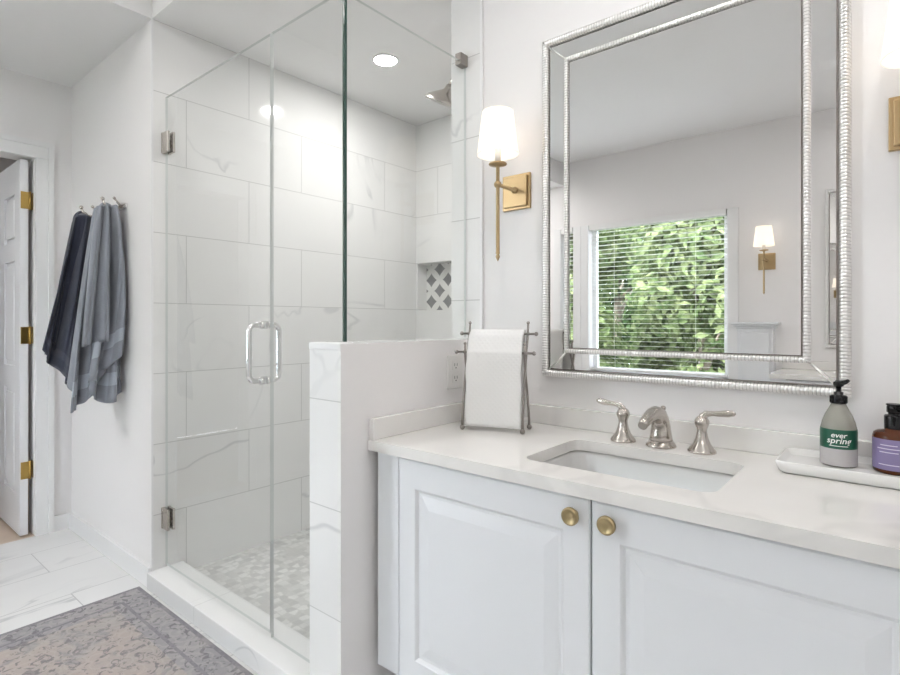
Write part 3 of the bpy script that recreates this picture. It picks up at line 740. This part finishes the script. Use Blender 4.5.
# ================================================================== TOWELS ON THE WALL
hk = thing('towel_hook_rail', 'small chrome hook rail holding the two bath towels', 'hook rail', (-.47, -.65, 1.675))
b = MB(); b.box(-.19, .20, -.008, 0, -.012, .012, bev=.003); b.build('rail', 'chrome', hk)
for x in (-.15, .14):
    b = MB(); b.tube([(x, -.008, .0), (x, -.03, -.012), (x, -.055, -.012), (x, -.075, .002), (x, -.082, .022)], [.007, .006, .0055, .0055, .005], 10); b.ball((x, -.083, .026), .009)
    b.tube([(x, -.008, .004), (x, -.02, .018), (x, -.034, .034)], [.006, .005, .0045], 10); b.ball((x, -.035, .037), .007)
    b.build('hook', 'nickel', hk)
def yl(y): return min(y, -.657)
def sheet(mb, TL, TR, BL, BR, ML, MR, npl, amp, ph=0, nu=48, nv=44, mi=0, band=None, slope=0, bulge=0.0):
    """pleated cloth sheet; corners are (x, y, z), M* are mid-side points; pleats swing along +x"""
    TL, TR, BL, BR, ML, MR = map(Vector, (TL, TR, BL, BR, ML, MR))
    def q(a, m, b, t): return a*(1-t)*(1-2*t) + m*4*t*(1-t) + b*t*(2*t-1)
    def fn(u, v):
        p = q(TL, ML, BL, v).lerp(q(TR, MR, BR, v), u)
        g = .6 + .4*min(1, v*1.6)
        p.x += 2.2*amp*g*(math.sin(u*npl*2*PI+ph+.8*math.sin(v*2.2+ph)) + .35*math.sin(u*npl*4.6*PI+1.3*ph+v*2)) + bulge*math.sin(PI*u)*math.sin(PI*min(1, .15+.7*v))
        p.y += amp*.4*math.cos(u*npl*2*PI+ph)*g*math.sin(PI*u)
        p.z += slope*math.sin(PI*u)*v**3
        p.y = yl(p.y); return p
    mf = (lambda u, v: 1 if band and band[0] < v < band[1] else mi) if band else None
    mb.grid(fn, nu, nv, mi, mfn=mf)
def core(mb, c0, c1, r0, r1, z1fn, npl, mi=0):
    def fn(u, v):
        a = 2*PI*u; z1 = z1fn(a); k = 1+.16*math.sin(npl*a+1.1)*(.3+.7*v)
        e = v**.75
        if v < .06: e = v*1.9
        cx, cy = c0[0]+(c1[0]-c0[0])*v, c0[1]+(c1[1]-c0[1])*v
        rx = (r0[0]+(r1[0]-r0[0])*e)*k*(1 if v > .001 else .3); ry = (r0[1]+(r1[1]-r0[1])*e)*k*(1 if v > .001 else .3)
        return (cx+rx*math.cos(a), yl(cy+ry*math.sin(a)), c0[2]+(z1-c0[2])*v)
    mb.grid(fn, 72, 40, mi, closed=True)
# grey towel
t = MB()
core(t, (-.345, -.722, 1.676), (-.42, -.745, .9), (.035, .035), (.10, .085), lambda a: .86+.06*math.sin(a*2+.5), 7)
sheet(t, (-.34,-.752,1.655), (-.33,-.716,1.672), (-.33,-.866,.742), (-.33,-.765,.842), (-.335,-.822,1.22), (-.33,-.745,1.25), 1.5, .014, .4, slope=-.02, band=(.86,.93))
sheet(t, (-.335,-.728,1.674), (-.33,-.668,1.672), (-.315,-.800,.835), (-.315,-.655,.812), (-.325,-.76,1.2), (-.325,-.655,1.22), 1.6, .015, 1.7, slope=-.055, band=(.83,.91))
sheet(t, (-.325,-.722,1.674), (-.315,-.672,1.668), (-.285,-.808,.872), (-.295,-.632,1.055), (-.30,-.742,1.36), (-.30,-.640,1.375), 1.5, .016, 2.6, slope=-.02, band=(.83,.91), bulge=.03)
sheet(t, (-.325,-.757,1.658), (-.32,-.718,1.674), (-.262,-.842,1.030), (-.272,-.737,1.050), (-.285,-.806,1.37), (-.28,-.733,1.375), 1.2, .013, .2, slope=.006, bulge=.035)
# soft gathered cap over the hook
def capf(u, v):
    a = 2*PI*u; r = .002+.024*math.sin(PI/2*v); k = 1+.18*v*math.sin(6*a)
    return (-.352+r*1.0*k*math.cos(a), yl(-.712+r*1.25*k*math.sin(a)), 1.690-.05*(1-math.cos(PI/2*v)))
t.grid(capf, 36, 8, closed=True)
gt = t.build('bath_towel', ['greyt', 'greyband']); so = gt.modifiers.new('thick', 'SOLIDIFY'); so.thickness = .006
tag(gt, 'grey bath towel hanging in front of the navy one', 'towel')
# navy towel
t = MB()
core(t, (-.625, -.722, 1.672), (-.69, -.775, .95), (.035, .035), (.10, .075), lambda a: 1.02+.04*math.sin(a+.5), 6)
sheet(t, (-.625,-.760,1.645), (-.61,-.690,1.668), (-.60,-.900,1.010), (-.58,-.775,.815), (-.61,-.832,1.32), (-.60,-.73,1.26), 1.7, .017, .9, slope=-.01, band=(.88,.93), bulge=.03)
sheet(t, (-.635,-.756,1.65), (-.61,-.690,1.668), (-.64,-.862,1.06), (-.62,-.74,.875), (-.63,-.82,1.28), (-.61,-.715,1.26), 1.5, .014, 2.2)
def capf(u, v):
    a = 2*PI*u; r = .002+.024*math.sin(PI/2*v); k = 1+.18*v*math.sin(6*a)
    return (-.648+r*k*math.cos(a), yl(-.722+r*1.3*k*math.sin(a)), 1.688-.05*(1-math.cos(PI/2*v)))
t.grid(capf, 36, 8, closed=True)
nt_ = t.build('bath_towel', ['navy', 'navyband']); so = nt_.modifiers.new('thick', 'SOLIDIFY'); so.thickness = .006
tag(nt_, 'dark navy bath towel hanging next to the doorway', 'towel')

# ================================================================== RUG
rx0, rx1, ry0, ry1 = -.035, .875, -1.42, -.688
rg = thing('bath_rug', 'faded patterned beige and slate rug on the floor beside the shower curb', 'rug', ((rx0+rx1)/2, (ry0+ry1)/2, 0))
def ringm(name, ins0, ins1, mat, zt):
    b = MB(); o = [(rx0+ins0, rx1-ins0, ry0+ins0, ry1-ins0), (rx0+ins1, rx1-ins1, ry0+ins1, ry1-ins1)]
    def lp(r, z): return [b.bm.verts.new(p) for p in ((r[0], r[2], z), (r[1], r[2], z), (r[1], r[3], z), (r[0], r[3], z))]
    A, B, A2, B2 = lp(o[0], zt), lp(o[1], zt), lp(o[0], .0005), lp(o[1], .0005)
    for P, Q in ((A, B), (A2, A), (B, B2), (B2, A2)):
        for k in range(4): b.bm.faces.new((P[k], P[(k+1)%4], Q[(k+1)%4], Q[k]))
    return part(b, name, mat, rg)
ringm('edge_binding', 0, .016, 'rug_line', .007)
ringm('border', .016, .092, 'rug_border', .0075)
ringm('inner_stripe', .092, .104, 'rug_line', .0075)
ringm('inner_border', .104, .135, 'rug_border', .0075)
b = MB(); b.box(rx0+.135, rx1-.135, ry0+.135, ry1-.135, .0005, .0075); part(b, 'field', 'rug_field', rg)

# ================================================================== OPPOSITE SIDE (seen in the mirror)
van2 = copy_tree(van); van2.location = (2.48, YW+.27, 0); van2.rotation_euler = (0,0,PI); van2['label'] = 'white vanity cabinet on the opposite wall under the second mirror'
ct2 = copy_tree(ct); ct2.location = (2.48, YW+.27, ZB); ct2.rotation_euler = (0,0,PI); ct2['label'] = 'quartz countertop on the opposite wall under the second mirror'
for ch in list(ct2.children):
    if ch.name.startswith('side_splash'): bpy.data.objects.remove(ch)
sk2 = copy_tree(sk); sk2.location = (2.475, YW+.3125, .64); sk2.rotation_euler = (0,0,PI); sk2['label'] = 'white sink set into the counter on the opposite wall'
mir2 = copy_tree(mir); mir2.location = (2.06+.837, YW, .955); mir2.rotation_euler = (0,0,PI); mir2['label'] = 'second beaded mirror on the opposite wall, seen reflected at the right'
lc = thing('linen_cabinet', 'narrow white cabinet with cornice top, reflected below the opposite sconce', 'cabinet', (1.635, YW+.15, 0))
b = MB(); b.box(-.119, .119, -.148, -.06, 0, 1.09, bev=.003); b.build('body', 'cab', lc)
b = MB(); b.box(-.128, .128, -.148, -.05, 1.09, 1.105, bev=.004); b.box(-.142, .142, -.148, -.035, 1.105, 1.120, bev=.005); b.box(-.158, .158, -.148, -.02, 1.120, 1.138, bev=.004); b.build('cornice', 'cab', lc)
b = MB(); b.box(-.095, .095, -.06, -.048, .1, 1.06, bev=.004); b.build('door', 'cab', lc)
# blinds
for i, (a, c) in enumerate((W1, W2, W3)):
    bl = thing('window_blind', ['white slatted blind in the window reflected in the mirror', 'white slatted blind in the narrow window left of the wide reflected one', 'white slatted blind in the added unseen window nearest the doorway wall'][i], 'blind', ((a+c)/2, YW-.03, WZ1))
    hw = (c-a)/2-.008
    b = MB(); b.box(-hw, hw, -.03, .05, -.05, 0, bev=.003); b.build('headrail', 'slat', bl)
    b = MB()
    nsl = 32; z0 = -.075; z1 = -(WZ1-WZ0)+.05
    for k in range(nsl):
        z = z0+(z1-z0)*k/(nsl-1); vs = [b.bm.verts.new(p) for p in ((-hw, -.017, z-.0012), (hw, -.017, z-.0012), (hw, .0, z+.001), (-hw, .0, z+.001), (hw, .017, z+.0012), (-hw, .017, z+.0012))]
        b.bm.faces.new((vs[0], vs[1], vs[2], vs[3])); b.bm.faces.new((vs[3], vs[2], vs[4], vs[5]))
    so = b.build('slats', 'slat', bl).modifiers.new('thick', 'SOLIDIFY'); so.thickness = .0009
    for x in (-hw*.6, hw*.6):
        b = MB(); b.tube([(x, .026, z1), (x, .026, -.05)], .0012, 6); b.build('ladder_cord', 'slat', bl)
    b = MB(); b.box(-hw, hw, -.024, .024, z1-.03, z1-.012, bev=.003); b.build('bottom_rail', 'slat', bl)
# trees outside
def tree(x, y, h, rx, mat, label, seed, n):
    rnd = random.Random(seed)
    t = thing('garden_tree', label, 'tree', (x, y, -.25), 0, 'leafy trees outside the windows')
    b = MB(); b.tube([(0,0,0), (.05, .03, h*.3), (-.03, .02, h*.6), (.02, 0, h*.85)], [.10, .08, .055, .02], 8)
    for k in range(7):
        a = rnd.random()*6.28; z = h*(.25+.07*k); l = rx*.7
        b.tube([(0, 0, z), (l*.5*math.cos(a), l*.5*math.sin(a), z+.25*h*.3), (l*math.cos(a), l*math.sin(a), z+.3*h*.5)], [.04, .028, .012], 6)
    b.build('trunk', 'bark', t)
    b = MB()
    cl = [(rnd.uniform(-rx, rx)*.8, rnd.uniform(-rx, rx)*.55, h*rnd.uniform(.08, .98), rnd.uniform(.28, .55)) for _ in range(34)]
    for k in range(n):
        cx, cy, cz, cr = rnd.choice(cl)
        d = Vector((rnd.gauss(0,1), rnd.gauss(0,1), rnd.gauss(0,1))).normalized()*cr*rnd.uniform(.55, 1.0)
        p = Vector((cx, cy, cz)) + d; p.z = max(.05, p.z)
        s = rnd.uniform(.045, .09)
        nrm = (d.normalized() + Vector((rnd.uniform(-.7,.7), rnd.uniform(-.7,.7), rnd.uniform(-.2,.9)))).normalized()
        u = nrm.orthogonal().normalized(); u = (Matrix.Rotation(rnd.random()*6.28, 3, nrm) @ u); v = nrm.cross(u)
        vs = [b.bm.verts.new(p+q) for q in (-u*s*1.3, -v*s*.6+nrm*s*.15, u*s*1.3, v*s*.6+nrm*s*.15)]
        b.bm.faces.new(vs)
    b.build('foliage', mat, t, fix=False)
tree(.45, -6.1, 3.1, .62, 'leafA', 'bright leafy tree outside at the right of the reflected window', 1, 8000)
tree(-1.45, -6.2, 3.1, .62, 'leafA', 'bright leafy tree outside at the left of the reflected window', 3, 8000)
tree(2.4, -6.3, 3.0, .62, 'leafA', 'bright leafy tree outside, farthest right', 2, 4000)
tree(-.5, -7.8, 3.4, .55, 'leafA', 'bright leafy tree outside, between the two nearest trees', 9, 8000)
tree(-2.0, -9.2, 3.9, .75, 'leafB', 'deeper green tree standing behind and left of the bright ones', 5, 8000)
tree(-.1, -9.5, 3.9, .75, 'leafB', 'deeper green tree standing behind the gap of the bright ones', 6, 7000)
tree(1.9, -8.8, 3.7, .8, 'leafB', 'deeper green tree standing behind and right of the bright ones', 8, 5000)
tree(-2.9, -11.6, 4.6, .9, 'leafB', 'deeper green tree standing farthest back outside', 12, 6000)
